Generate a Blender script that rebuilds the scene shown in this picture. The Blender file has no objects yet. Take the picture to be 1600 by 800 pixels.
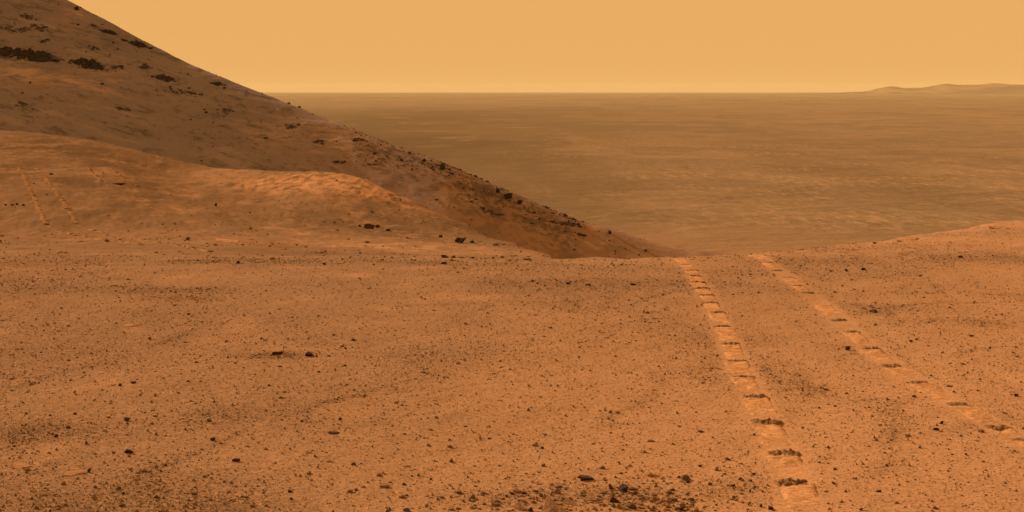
import bpy, math, random
import numpy as np

R = math.radians
random.seed(11)
rng = np.random.default_rng(11)
scene = bpy.context.scene

# ------------------------------------------------------------------ camera
F, CX, YH, EYE = 2200.0, 800.0, 139.0, 1.5        # focal length in photo pixels, centre column, eye-level row, eye height
cam_data = bpy.data.cameras.new('camera')
cam = bpy.data.objects.new('camera', cam_data)
scene.collection.objects.link(cam)
cam.location = (0, 0, EYE)
cam.rotation_euler = (R(90), 0, 0)
cam_data.sensor_width = 36
cam_data.lens = F / 1600 * 36
cam_data.shift_y = -(400 - YH) / 1600
cam_data.clip_start = 0.05
cam_data.clip_end = 200000
scene.camera = cam

# ------------------------------------------------------------------ sky, sun, exposure
SUN_EL, SUN_AZ = R(22), R(-43)                     # azimuth from straight ahead, negative = left
world = bpy.data.worlds.new('World')
scene.world = world
world.use_nodes = True
wn = world.node_tree.nodes
bg = wn['Background']
bg.inputs['Color'].default_value = (0.81, 0.418, 0.125, 1)   # butterscotch dust-laden sky
bg.inputs['Strength'].default_value = 0.575

sun_data = bpy.data.lights.new('sun', 'SUN')
sun_data.energy = 5.0
sun_data.angle = R(0.5)
sun_data.color = (1.0, 0.70, 0.43)
sun = bpy.data.objects.new('sun', sun_data)
scene.collection.objects.link(sun)
sx, sy, sz = math.cos(SUN_EL) * math.sin(SUN_AZ), math.cos(SUN_EL) * math.cos(SUN_AZ), math.sin(SUN_EL)
from mathutils import Vector
sun.rotation_euler = Vector((-sx, -sy, -sz)).to_track_quat('-Z', 'Y').to_euler()
sun.location = (-40, 20, 30)

vs = scene.view_settings
vs.view_transform = 'Standard'
vs.look = 'None'
vs.gamma = 1
vs.exposure = 0.8

# ------------------------------------------------------------------ noise (numpy)
def _hash(ix, iy, seed):
    h = (ix.astype(np.int64) * 374761393 + iy.astype(np.int64) * 668265263 + seed * 982451653) & 0xFFFFFFFF
    h = ((h ^ (h >> 13)) * 1274126177) & 0xFFFFFFFF
    h = ((h ^ (h >> 16)) * 2246822519) & 0xFFFFFFFF
    return ((h ^ (h >> 15)) & 0xFFFFFF) / float(0xFFFFFF)

def vnoise(x, y, seed=0):
    x = np.asarray(x, float); y = np.asarray(y, float)
    ix, iy = np.floor(x), np.floor(y)
    fx, fy = x - ix, y - iy
    fx = fx * fx * fx * (fx * (fx * 6 - 15) + 10); fy = fy * fy * fy * (fy * (fy * 6 - 15) + 10)
    a, b = _hash(ix, iy, seed), _hash(ix + 1, iy, seed)
    c, d = _hash(ix, iy + 1, seed), _hash(ix + 1, iy + 1, seed)
    return (a + (b - a) * fx) * (1 - fy) + (c + (d - c) * fx) * fy

def fbm(x, y, seed=0, octv=4, gain=0.5):
    """about -1..1"""
    s, amp, tot = 0, 1.0, 0
    for o in range(octv):
        s = s + amp * (vnoise(x * 2.03 ** o + 17.3 * o, y * 2.03 ** o - 9.1 * o, seed + o * 7) * 2 - 1)
        tot += amp; amp *= gain
    return s / tot

def sstep(a, b, x):
    t = np.clip((x - a) / (b - a), 0, 1)
    return t * t * (3 - 2 * t)

def pchip(xk, yk, x):
    xk = np.asarray(xk, float); yk = np.asarray(yk, float); x = np.asarray(x, float)
    h = np.diff(xk); d = np.diff(yk) / h
    m = np.zeros_like(yk)
    m[0], m[-1] = d[0], d[-1]
    for i in range(1, len(xk) - 1):
        if d[i - 1] * d[i] > 0:
            w1, w2 = 2 * h[i] + h[i - 1], h[i] + 2 * h[i - 1]
            m[i] = (w1 + w2) / (w1 / d[i - 1] + w2 / d[i])
    k = np.clip(np.searchsorted(xk, x) - 1, 0, len(xk) - 2)
    t = np.clip((x - xk[k]) / h[k], 0, 1)
    t2, t3 = t * t, t * t * t
    return ((2 * t3 - 3 * t2 + 1) * yk[k] + (t3 - 2 * t2 + t) * h[k] * m[k]
            + (-2 * t3 + 3 * t2) * yk[k + 1] + (t3 - t2) * h[k] * m[k + 1])

# ------------------------------------------------------------------ terrain heights
FLOOR = -90.0                                       # level of the crater floor
# skyline of the near rim and the slopes before it, surveyed as bearing column -> (distance, row) stations; the last is the crest
SURVEY = {
    -300: [(30, 378), (48, 345), (66, 262), (85, 225), (105, 196)],
    0:    [(30, 380), (48, 350), (66, 272), (85, 236), (105, 204)],
    150:  [(30, 381), (48, 352), (66, 284), (85, 252), (105, 220)],
    300:  [(30, 386), (50, 354), (70, 308), (85, 281), (100, 256)],
    420:  [(30, 390), (50, 360), (65, 330), (80, 292), (95, 267)],
    500:  [(30, 393), (50, 366), (62, 340), (76, 297), (92, 269)],
    560:  [(30, 394), (50, 369), (62, 346), (76, 305), (90, 277)],
    620:  [(30, 396), (48, 376), (60, 357), (72, 330), (86, 303)],
    720:  [(30, 399), (45, 387), (55, 377), (66, 360), (78, 345)],
    800:  [(26, 403), (34, 399), (42, 394), (52, 387), (62, 380)],
    860:  [(22, 406), (28, 404.6), (34, 403.6), (40, 402.8), (46, 402)],
    940:  [(18.5, 407.5), (19.5, 406.6), (20.5, 406), (21.5, 405.6), (22.5, 405.3)],
    1050: [(18.0, 405.5), (18.8, 404.4), (19.4, 403.8), (20, 403.4), (20.6, 403.1)],
    1180: [(18.0, 402), (18.8, 400), (19.6, 398.4), (20.4, 397.2), (21, 396.6)],
    1300: [(18.5, 396), (19.5, 392), (20.5, 389), (21.5, 386.8), (22.2, 385.8)],
    1430: [(19.5, 388), (21, 380), (22.5, 374.6), (24, 371.2), (25, 369.6)],
    1560: [(21, 377), (23.5, 364), (26, 355.8), (28, 351.6), (29.5, 349.6)],
    1650: [(22, 371), (25, 357), (28, 348), (30, 344.4), (31.5, 342.6)],
    1900: [(22, 365), (26, 349), (30, 339), (33, 334), (35, 332)],
}
US = np.linspace(math.log(0.02), math.log(900), 700)
def _column(px, st):
    c = math.cos(math.atan((px - CX) / F))
    ys = [0.02, 1.0, 5.6, 9, 13, 16]
    zs = [-0.0345 * y for y in ys]
    for y, py in st:
        ys.append(y); zs.append(EYE - (py - YH) * y / F)
    yc, zc = ys[-1], zs[-1]
    for k, s in ((1.12, .16), (1.35, .30), (1.9, .40), (3.0, .42), (5, .44), (9, .44), (14, .44), (24, .44)):
        z = zs[-1] - s * (yc * k - ys[-1])
        if z < FLOOR - 10:
            ys.append(ys[-1] + (zs[-1] - FLOOR + 10) / s); zs.append(FLOOR - 10); break
        ys.append(yc * k); zs.append(z)
    u = np.log(np.array(ys) / c)
    return pchip(u, zs, np.minimum(US, u[-1]))
PXK = np.array(sorted(SURVEY))
PXS = np.linspace(-300, 1900, 441)
_cols = np.array([_column(p, SURVEY[p]) for p in PXK])
TABLE = np.array([pchip(PXK, _cols[:, j], PXS) for j in range(len(US))]).T      # [px, u]

def ground_base(X, Y):
    X = np.asarray(X, float); Y = np.asarray(Y, float)
    r = np.hypot(X, Y)
    th = np.arctan2(X, Y)
    px = CX + F * np.tan(np.clip(th, -0.46, 0.463))
    a = np.clip((px - PXS[0]) / (PXS[1] - PXS[0]), 0, len(PXS) - 1.001)
    b = np.clip((np.log(np.maximum(r, 0.021)) - US[0]) / (US[1] - US[0]), 0, len(US) - 1.001)
    i, j = a.astype(int), b.astype(int)
    fa, fb = a - i, b - j
    return ((TABLE[i, j] * (1 - fb) + TABLE[i, j + 1] * fb) * (1 - fa)
            + (TABLE[i + 1, j] * (1 - fb) + TABLE[i + 1, j + 1] * fb) * fa)

def ground_soft(X, Y):
    """the ground with its broad and middling relief, before wheels pressed into it"""
    r = np.hypot(X, Y)
    z = ground_base(X, Y)
    far = sstep(18, 50, r)
    z = z + 0.022 * fbm(X * .9, Y * .6, 3, 3) * sstep(2, 6, r)
    z = z + far * (0.16 * fbm(X * .16, Y * .11, 5, 4) + 0.05 * fbm(X * .9 + Y * .3, Y * .5, 9, 3) + .03 * fbm(X * 3 + Y, Y * 1.2, 11, 3))
    kx, ky = (X + 10.4) / 6.5, (Y - 82) / 12.0
    z = z + .055 * np.exp(-kx * kx - ky * ky) * fbm(X * 1.1 + Y * .35, Y * .30, 13, 4, .6)
    z = z + 0.007 * fbm(X * 5, Y * 5, 21, 3) * (1 + 3 * far)
    z = z + 0.05 * sstep(16, 20, r) * (np.maximum(fbm(X * 1.6, Y * 1.2, 33, 3), 0.1) - 0.1) * (1 - .5 * far)
    return z

# ---- wheel tracks: centre lines
def hit(px, py, height):
    """where the line of sight through a bearing column and row meets a terrain"""
    Y = np.exp(np.linspace(math.log(3), math.log(420), 2400))
    X = (px - CX) / F * Y
    Z = EYE - (py - YH) / F * Y
    below = Z < height(X, Y)
    k = int(np.argmax(below)) if below.any() else len(Y) - 1
    if k == 0:
        return X[0], Y[0]
    a = Z[k - 1] - height(X[k - 1:k], Y[k - 1:k])[0]; b = height(X[k:k + 1], Y[k:k + 1])[0] - Z[k]
    t = a / max(a + b, 1e-9)
    y = Y[k - 1] + t * (Y[k] - Y[k - 1])
    return (px - CX) / F * y, y

def path(points, step=0.01):
    P = np.array([hit(px, py, ground_base) for px, py in points])
    for _ in range(2):
        Q = P.copy(); Q[1:-1] = .25 * P[:-2] + .5 * P[1:-1] + .25 * P[2:]; P = Q
    s = np.r_[0, np.cumsum(np.hypot(*np.diff(P, axis=0).T))]
    n = max(int(s[-1] / step), 4)
    t = np.linspace(0, s[-1], n)
    C = np.c_[np.interp(t, s, P[:, 0]), np.interp(t, s, P[:, 1])]
    k = max(3, int(0.25 / step)) | 1
    pad = np.pad(C, ((k // 2, k // 2), (0, 0)), mode='reflect', reflect_type='odd')
    C = np.c_[np.convolve(pad[:, 0], np.ones(k) / k, 'valid'), np.convolve(pad[:, 1], np.ones(k) / k, 'valid')]
    d = np.gradient(C, axis=0); d /= np.linalg.norm(d, axis=1)[:, None] + 1e-9
    s2 = np.r_[0, np.cumsum(np.hypot(*np.diff(C, axis=0).T))]
    return C, d, s2

NEAR_TRACKS = [
    [(1283, 880), (1268, 830), (1254, 790), (1243, 752), (1230, 725), (1218, 700), (1205, 672), (1193, 648), (1179, 622), (1166, 600),
     (1156, 580), (1149, 560), (1141, 537), (1132, 512), (1123, 492), (1112, 476), (1102, 458), (1092, 438), (1083, 424), (1070, 411), (1060, 405)],
    [(1800, 786), (1690, 732), (1600, 692), (1560, 673), (1527, 655), (1490, 633), (1455, 612), (1424, 593), (1395, 572), (1370, 552), (1348, 535),
     (1325, 510), (1310, 495), (1296, 483), (1275, 469), (1255, 453), (1240, 440), (1222, 425), (1205, 413), (1190, 405), (1176, 400)],
]
FAR_TRACKS = [
    [(30, 260), (34, 268), (45, 292), (55, 315), (65, 335), (73, 351)],
    [(58, 262), (75, 281), (92, 305), (107, 327), (121, 349)],
    [(123, 351), (140, 356), (170, 363), (205, 370), (240, 377), (285, 384), (330, 394)],
    [(76, 353), (95, 360), (132, 368), (160, 373), (185, 378), (222, 383)],
    [(138, 262), (148, 272), (158, 283)],
    [(177, 265), (186, 276), (200, 288), (216, 291)],
]
near_paths = [path(p, 0.01) for p in NEAR_TRACKS]
far_paths = [path(p, 0.04) for p in FAR_TRACKS]

def track_distance(X, Y, paths=near_paths, reach=0.35):
    """distance to the nearest track centre line (capped)"""
    out = np.full(X.shape, 9.0)
    for C, d, s in paths:
        c = C[::6]
        sel = np.where((X > c[:, 0].min() - reach) & (X < c[:, 0].max() + reach) & (Y > c[:, 1].min() - reach) & (Y < c[:, 1].max() + reach))[0]
        for k in range(0, len(sel), 20000):
            q = sel[k:k + 20000]
            dd = np.sqrt(((X[q, None] - c[None, :, 0]) ** 2 + (Y[q, None] - c[None, :, 1]) ** 2).min(1))
            out[q] = np.minimum(out[q], dd)
    return out

def ground_pressed(X, Y):
    shp = X.shape
    x, y = X.ravel(), Y.ravel()
    z = ground_soft(x, y)
    td = track_distance(x, y)
    z = z - 0.001 * (1 - sstep(0.045, 0.095, td)) + 0 * np.exp(-((td - .105) / .022) ** 2) * np.maximum(fbm(x * 3, y * 3, 37, 3) + .2, 0)
    return z.reshape(shp)

# ---- the hill on the left
CREST = [(-900, 10), (-500, -40), (-200, -78), (-80, -66), (0, -42), (60, -14), (100, 4), (150, 30), (220, 68), (300, 108), (400, 149), (470, 177), (540, 205),
         (600, 228), (690, 261), (760, 292), (820, 318), (880, 344), (960, 369), (1040, 391), (1110, 402), (1200, 416), (1400, 440), (2000, 700), (2800, 1300)]
_cpx, _cpy = np.array(CREST, float).T
def hill_height(X, Y):
    X = np.asarray(X, float); Y = np.asarray(Y, float)
    px = np.clip(CX + F * X / np.maximum(Y, 60), -900, 2800)
    yc = np.interp(px, [-900, 0, 300, 500, 700, 900, 1100, 1400, 2800], [235, 208, 190, 178, 166, 157, 151, 147, 140])
    pyc = pchip(_cpx, _cpy, px)
    zc = EYE - (pyc - YH) * yc / F + 0.55
    s = np.interp(px, [-900, 0, 300, 700, 1000, 2800], [.64, .64, .60, .56, .50, .45])
    d = Y - yc
    z = zc - np.where(d < 0, s, .36) * (np.sqrt(d * d + 9) - 3)
    gate = 0.35 + 0.65 * sstep(2, 10, np.abs(d))
    z = z + gate * (0.30 * fbm(X * .06, Y * .06, 51, 4) + .10 * fbm(X * .25 + Y * .2, Y * .22, 57, 3))
    z = z + 0.10 * np.maximum(fbm(X * .55 + 3, Y * .5, 61, 3), 0)
    # ledges that run along the contour
    q = (z + 0.28 * X * .35 + 1.5 * fbm(X * .03, Y * .03, 63, 2)) * .42
    z = z + .10 * (sstep(.35, .65, q - np.floor(q)) - .5) * (0.5 + .5 * fbm(X * .05, Y * .05, 67, 2))
    return z

# ------------------------------------------------------------------ object helpers
col = scene.collection
def mesh_obj(name, verts, faces, material=None, parent=None, smooth=False, link=True):
    me = bpy.data.meshes.new(name)
    verts = np.asarray(verts, np.float32)
    if isinstance(faces, np.ndarray):
        n, k = faces.shape
        me.vertices.add(len(verts)); me.vertices.foreach_set('co', verts.ravel())
        me.loops.add(n * k); me.loops.foreach_set('vertex_index', faces.astype(np.int32).ravel())
        me.polygons.add(n); me.polygons.foreach_set('loop_start', np.arange(0, n * k, k, dtype=np.int32))
        me.update(calc_edges=True); me.validate()
    else:
        me.from_pydata([tuple(v) for v in verts], [], faces); me.update()
    me.polygons.foreach_set('use_smooth', np.full(len(me.polygons), smooth))
    if material: me.materials.append(material)
    o = bpy.data.objects.new(name, me)
    if link: col.objects.link(o)
    if parent: o.parent = parent
    return o

def tag(o, label=None, cat=None, group=None, kind=None):
    if label: o['label'] = label
    if cat: o['category'] = cat
    if group: o['group'] = group
    if kind: o['kind'] = kind
    return o

def grid_faces(nr, nc, closed=False):
    m = nc if closed else nc - 1
    i, j = np.meshgrid(np.arange(nr - 1), np.arange(m), indexing='ij')
    j2 = (j + 1) % nc
    return np.stack([i * nc + j, i * nc + j2, (i + 1) * nc + j2, (i + 1) * nc + j], -1).reshape(-1, 4)

def attr(o, name, values):
    a = o.data.attributes.new(name, 'FLOAT', 'POINT')
    a.data.foreach_set('value', np.asarray(values, np.float32))

# ------------------------------------------------------------------ materials
class NT:
    def __init__(s, name, rough=1.0):
        s.m = bpy.data.materials.new(name); s.m.use_nodes = True
        s.t = s.m.node_tree; s.n = s.t.nodes; s.b = s.n['Principled BSDF']
        s.b.inputs['Roughness'].default_value = rough
        s.b.inputs['Specular IOR Level'].default_value = 0.0
        s.pos = s.n.new('ShaderNodeNewGeometry').outputs['Position']
    def link(s, a, b): s.t.links.new(a, b)
    def mapping(s, scale, rot=(0, 0, 0), src=None):
        m = s.n.new('ShaderNodeMapping'); s.link(src or s.pos, m.inputs['Vector'])
        m.inputs['Scale'].default_value = scale; m.inputs['Rotation'].default_value = rot
        return m.outputs[0]
    def bedding(s, size, rot):
        """coordinates stretched along a tilted bedding direction"""
        m = s.n.new('ShaderNodeMapping'); m.vector_type = 'TEXTURE'; s.link(s.pos, m.inputs['Vector'])
        m.inputs['Scale'].default_value = size; m.inputs['Rotation'].default_value = rot
        return m.outputs[0]
    def noise(s, vec, scale=1, detail=4, rough=.55):
        n = s.n.new('ShaderNodeTexNoise'); s.link(vec, n.inputs['Vector'])
        n.inputs['Scale'].default_value = scale; n.inputs['Detail'].default_value = detail; n.inputs['Roughness'].default_value = rough
        return n.outputs['Fac']
    def voro(s, vec, scale=1):
        n = s.n.new('ShaderNodeTexVoronoi'); s.link(vec, n.inputs['Vector']); n.inputs['Scale'].default_value = scale
        return n
    def ramp(s, fac, lo, hi, a=0.0, b=1.0):
        n = s.n.new('ShaderNodeMapRange'); n.interpolation_type = 'SMOOTHSTEP'
        s.link(fac, n.inputs['Value'])
        for i, v in (('From Min', lo), ('From Max', hi), ('To Min', a), ('To Max', b)): n.inputs[i].default_value = v
        return n.outputs[0]
    def mul(s, a, b, op='MULTIPLY'):
        n = s.n.new('ShaderNodeMath'); n.operation = op
        for k, v in enumerate((a, b)):
            if isinstance(v, (int, float)): n.inputs[k].default_value = v
            else: s.link(v, n.inputs[k])
        return n.outputs[0]
    def mix(s, fac, a, b):
        n = s.n.new('ShaderNodeMix'); n.data_type = 'RGBA'
        if isinstance(fac, (int, float)): n.inputs[0].default_value = fac
        else: s.link(fac, n.inputs[0])
        for k, v in ((6, a), (7, b)):
            if isinstance(v, tuple): n.inputs[k].default_value = (*v, 1)
            else: s.link(v, n.inputs[k])
        return n.outputs[2]
    def attribute(s, name):
        n = s.n.new('ShaderNodeAttribute'); n.attribute_name = name
        return n.outputs['Fac']
    def bump(s, h, strength=.4, dist=.01):
        n = s.n.new('ShaderNodeBump'); n.inputs['Strength'].default_value = strength; n.inputs['Distance'].default_value = dist
        s.link(h, n.inputs['Height']); s.link(n.outputs[0], s.b.inputs['Normal'])
    def color(s, c):
        if isinstance(c, tuple): s.b.inputs['Base Color'].default_value = (*c, 1)
        else: s.link(c, s.b.inputs['Base Color'])
        return s

# soil of the near rim
g = NT('rim_soil')
SOIL = (0.222, 0.133, 0.0811)
SOIL_BROWN = (0.180, 0.110, 0.0702)
SOIL_RED = (0.397, 0.220, 0.1191)
SOIL_DUST = (0.362, 0.201, 0.1130)
SLOPE_SHADE = (0.168, 0.099, 0.0565)  # left slope dimmed in the colour for how light meets it
SLOPE_DARK = (0.112, 0.069, 0.0400)
SLOPE_PALE = (0.244, 0.140, 0.0784)
SOIL_PALE = (0.386, 0.204, 0.1026)
GRAVEL = (0.130, 0.083, 0.0532)
c = g.mix(g.ramp(g.noise(g.mapping((.35, .22, 1)), 1, 5), .38, .62), SOIL, SOIL_BROWN)
c = g.mix(g.attribute('red'), c, SOIL_RED)
c = g.mix(g.ramp(g.noise(g.mapping((1, .6, 1)), 1.7, 4), .52, .70, 0, .55), c, SOIL_DUST)
near = g.mul(1.0, g.attribute('slope'), 'SUBTRACT')
c = g.mix(g.mul(near, g.ramp(g.noise(g.mapping((1, 1, 1)), 34, 3, .7), .45, .62, 0, .6)), c, SOIL_RED)
c = g.mix(g.attribute('slope'), c, SLOPE_SHADE)
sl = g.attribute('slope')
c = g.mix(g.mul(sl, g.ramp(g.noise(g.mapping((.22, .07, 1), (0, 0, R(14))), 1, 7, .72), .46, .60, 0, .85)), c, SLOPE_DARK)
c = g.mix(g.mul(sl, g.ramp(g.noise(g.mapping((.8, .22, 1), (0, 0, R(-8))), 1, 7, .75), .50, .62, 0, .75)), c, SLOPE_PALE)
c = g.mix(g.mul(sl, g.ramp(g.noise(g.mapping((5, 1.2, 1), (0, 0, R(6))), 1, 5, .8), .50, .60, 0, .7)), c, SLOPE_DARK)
c = g.mix(g.attribute('dust'), c, SOIL_DUST)
kb = g.mul(g.attribute('bright'), g.ramp(g.noise(g.mapping((1.6, .30, 1), (0, 0, R(-10))), 1, 7, .78), .40, .58))
c = g.mix(kb, c, SOIL_PALE)
grav = g.mul(g.attribute('gravel'), g.ramp(g.noise(g.mapping((1, 1, 1)), 38, 4, .75), .40, .60))
c = g.mix(grav, c, GRAVEL)
c = g.mix(g.mul(near, g.ramp(g.noise(g.mapping((1, 1, 1)), 60, 3, .8), .50, .62, 0, .7)), c, GRAVEL)
g.color(c)
g.bump(g.noise(g.mapping((1, 1, 1)), 60, 5, .75), .65, .012)
M_SOIL = g.m

g = NT('hill_soil')
c = g.mix(g.ramp(g.noise(g.mapping((.05, .12, .12), (0, 0, R(20))), 1, 6), .36, .64), (0.210, 0.168, 0.1859), (0.184, 0.147, 0.1633))
c = g.mix(g.ramp(g.noise(g.bedding((14, 3.5, 1.3), (0, R(15), R(-8))), 1, 6, .65), .50, .68, 0, .6), c, (0.298, 0.223, 0.2197))
c = g.mix(g.ramp(g.noise(g.bedding((7, 2.2, 1.0), (0, R(18), R(-8))), 1, 6, .72), .53, .66, 0, .85), c, (0.105, 0.083, 0.0868))
c = g.mix(g.ramp(g.noise(g.bedding((1.6, 1.0, .6), (0, R(20), 0)), 1, 6, .78), .54, .65, 0, .8), c, (0.086, 0.066, 0.0675))
c = g.mix(g.attribute('lower'), c, g.mix(g.ramp(g.noise(g.mapping((.25, .2, .3)), 1, 6, .7), .40, .62), (0.289, 0.167, 0.1012), (0.205, 0.123, 0.0774)))
c = g.mix(g.mul(g.attribute('dust'), g.ramp(g.noise(g.mapping((.35, .9, 1.2), (0, R(20), 0)), 1, 6, .7), .40, .62)), c, (0.398, 0.261, 0.2083))
c = g.mix(g.attribute('dark'), c, (0.063, 0.049, 0.0461))
g.color(c)
g.bump(g.noise(g.mapping((1, 1, 1)), 1.4, 6, .75), .4, .16)
M_HILL = g.m

g = NT('crater_floor_soil')
c = g.mix(g.ramp(g.noise(g.mapping((.0016, .0003, 1)), 1, 6, .6), .40, .62), (0.224, 0.152, 0.0870), (0.172, 0.121, 0.0747))
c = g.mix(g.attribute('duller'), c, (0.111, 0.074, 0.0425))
c = g.mix(g.ramp(g.noise(g.mapping((.0045, .0009, 1), (0, 0, R(5))), 1, 6, .65), .50, .72, 0, .5), c, (0.254, 0.166, 0.0994))
c = g.mix(g.ramp(g.noise(g.mapping((.012, .0026, 1), (0, 0, R(-4))), 1, 5, .65), .54, .72, 0, .6), c, (0.134, 0.091, 0.0586))
rip = g.ramp(g.noise(g.mapping((.16, .034, 1), (0, 0, R(10))), 1, 6, .75), .46, .65, 0, .78)
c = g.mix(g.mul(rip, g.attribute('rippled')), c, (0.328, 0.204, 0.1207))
c = g.mix(g.attribute('apron'), c, (0.221, 0.131, 0.0747))
g.color(c)
g.bump(g.noise(g.mapping((.03, .05, 1)), 1, 5, .65), .6, 5)
M_FLOOR = g.m

g = NT('far_rim_rock')
c = g.mix(g.ramp(g.noise(g.mapping((.0012, .0012, .012)), 1, 6, .7), .42, .58), (0.245, 0.143, 0.070), (0.140, 0.085, 0.045))
g.color(c); M_RIM = g.m

def rock_mat(name, a, b, dust, amount=.35, scale=30):
    g = NT(name, .95)
    tc = g.n.new('ShaderNodeTexCoord').outputs['Object']
    oi = g.n.new('ShaderNodeObjectInfo').outputs['Random']
    c = g.mix(g.ramp(g.noise(g.mapping((1, 1, 1), src=tc), 2.2, 5, .7), .35, .65), a, b)
    c = g.mix(g.mul(oi, .45), c, tuple(1.35 * v for v in a))
    nz = g.n.new('ShaderNodeSeparateXYZ'); g.link(g.n.new('ShaderNodeNewGeometry').outputs['Normal'], nz.inputs[0])
    up = g.ramp(nz.outputs['Z'], .45, .95)
    c = g.mix(g.mul(g.mul(up, g.ramp(g.noise(g.mapping((1, 1, 1), src=tc), 3.1, 4), .40, .62)), amount), c, dust)
    g.color(c)
    g.bump(g.noise(g.mapping((1, 1, 1), src=tc), 5, 5, .7), .6, .15)
    return g.m
M_DARK = rock_mat('dark_basalt', (0.076, 0.048, 0.0426), (0.038, 0.030, 0.0279), (0.200, 0.112, 0.0665))
M_TAN = rock_mat('tan_bedrock', (0.200, 0.113, 0.0638), (0.140, 0.083, 0.0505), (0.310, 0.166, 0.0904), .6)
M_LIGHT = rock_mat('pale_bedrock', (0.370, 0.198, 0.1064), (0.300, 0.161, 0.0878), (0.380, 0.203, 0.1131), .5)
M_CRAG2 = rock_mat('hill_crag_rock', (0.085, 0.062, 0.047), (0.058, 0.044, 0.034), (0.125, 0.088, 0.064), .6)
M_CRAG = rock_mat('hill_basalt', (0.050, 0.039, 0.0346), (0.032, 0.026, 0.0239), (0.110, 0.071, 0.0505), .3)

g = NT('pebble_stone', .95)
ri = g.n.new('ShaderNodeNewGeometry').outputs['Random Per Island']
c = g.mix(g.ramp(ri, .10, .75), (0.098, 0.067, 0.046), (0.205, 0.118, 0.0640))
c = g.mix(g.ramp(ri, .90, .97), c, (0.360, 0.193, 0.1037))
g.color(c); M_PEB = g.m

g = NT('pressed_soil')
c = g.mix(g.ramp(g.noise(g.mapping((1, 1, 1)), 9, 4), .4, .62), (0.410, 0.219, 0.109), (0.495, 0.265, 0.133))
c = g.mix(g.ramp(g.noise(g.mapping((1, 1, 1)), 24, 4, .75), .46, .64, 0, .75), c, SOIL)
c = g.mix(g.ramp(g.noise(g.mapping((1, 1, 1)), 60, 3, .8), .54, .64, 0, .6), c, GRAVEL)
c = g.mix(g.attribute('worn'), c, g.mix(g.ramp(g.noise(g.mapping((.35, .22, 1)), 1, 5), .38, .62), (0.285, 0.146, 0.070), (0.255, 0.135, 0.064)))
g.color(c)
g.bump(g.noise(g.mapping((1, 1, 1)), 60, 5, .75), .6, .012)
M_TRACK = g.m
g = NT('old_pressed_soil')
g.color(g.mix(g.ramp(g.noise(g.mapping((1, .5, 1)), 2.5, 4, .7), .36, .56), (0.195, 0.112, 0.0530), (0.250, 0.140, 0.0660))); M_OLDTRACK = g.m
g = NT('churned_soil')
g.color(g.mix(g.ramp(g.noise(g.mapping((1, 1, 1)), 45, 4), .4, .6), (0.185, 0.105, 0.057), (0.105, 0.064, 0.038)))
g.bump(g.noise(g.mapping((1, 1, 1)), 70, 4, .7), .6, .012)
M_BAR = g.m

# ------------------------------------------------------------------ ground sheet
def bearings(px0, px1, step, coarse):
    a = np.arctan((np.arange(px0, px1, step) - CX) / F)
    b = np.linspace(a[-1], a[0] + 2 * math.pi, coarse)[1:-1]
    return np.r_[a, b]
def project(X, Y, Z):
    Yc = np.maximum(Y, .05)
    return CX + F * X / Yc, YH + F * (EYE - Z) / Yc

th = bearings(-70, 1670, 2.8, 120)
rr = np.r_[[.02], np.geomspace(.4, 4.6, 14), 3300 / (np.arange(885, 405, -1.25) - 215)]
rr = np.r_[rr, np.geomspace(rr[-1] * 1.006, 34, 110), np.geomspace(34.3, 125, 150), np.geomspace(128, 900, 34)]
TH, RR = np.meshgrid(th, rr)
GX, GY = RR * np.sin(TH), RR * np.cos(TH)
GZ = ground_pressed(GX, GY)
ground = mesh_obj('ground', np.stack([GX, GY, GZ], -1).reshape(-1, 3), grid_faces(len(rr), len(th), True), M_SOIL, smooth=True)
tag(ground, kind='structure')
gx, gy, gz = GX.ravel(), GY.ravel(), GZ.ravel()
ppx, ppy = project(gx, gy, gz)
front = gy > 1
def spot(x0, y0, rx, ry, X=None, Y=None):
    X = gx if X is None else X; Y = gy if Y is None else Y
    return np.exp(-((X - x0) / rx) ** 2 - ((Y - y0) / ry) ** 2)
def spot_at(px, py, rx, ry, X=None, Y=None):
    x, y = hit(px, py, ground_base)
    return spot(x, y, rx, ry, X, Y)
td = track_distance(gx, gy)
dust = np.zeros(len(gx))
kn = spot_at(505, 281, 4.6, 9) + .35 * spot_at(420, 282, 4, 6) + .6 * spot_at(590, 300, 3.0, 6)
attr(ground, 'bright', np.clip(kn * 1.1, 0, .95))
dust += 0 * np.clip(kn, 0, 1.2) * (.05 + 1.2 * (np.clip(fbm(gx * .9 + gy * .25, gy * .16, 71, 4) * 1.1 + .5, 0, 1)))
for px, py, w in ((350, 268, 3), (434, 356, .9), (484, 364, .9), (282, 303, 1.2), (250, 325, 1.4), (700, 392, 3), (600, 385, 3.5), (160, 268, 1.6), (1570, 352, .8), (1428, 371, .5), (1500, 368, 1.4)):
    dust += .5 * spot_at(px, py, w, w * 2.2) * (.35 + .65 * sstep(-.2, .3, fbm(gx * 2, gy * .6, 77, 3)))
dust += .12 * sstep(20, 30, gy) * (1 - sstep(40, 60, gy)) * sstep(-.1, .5, fbm(gx * .25, gy * .10, 73, 4))
attr(ground, 'slope', 1.0 * (.50 * sstep(17, 26, gy) + .50 * sstep(30, 58, gy + 10 * fbm(gx * .15, gy * .08, 75, 3))) * (1 - sstep(1.5, 4, gx - .02 * gy)))  # where the left slope's light-angle darkening is painted in
attr(ground, 'dust', np.clip(dust, 0, .95))

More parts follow.
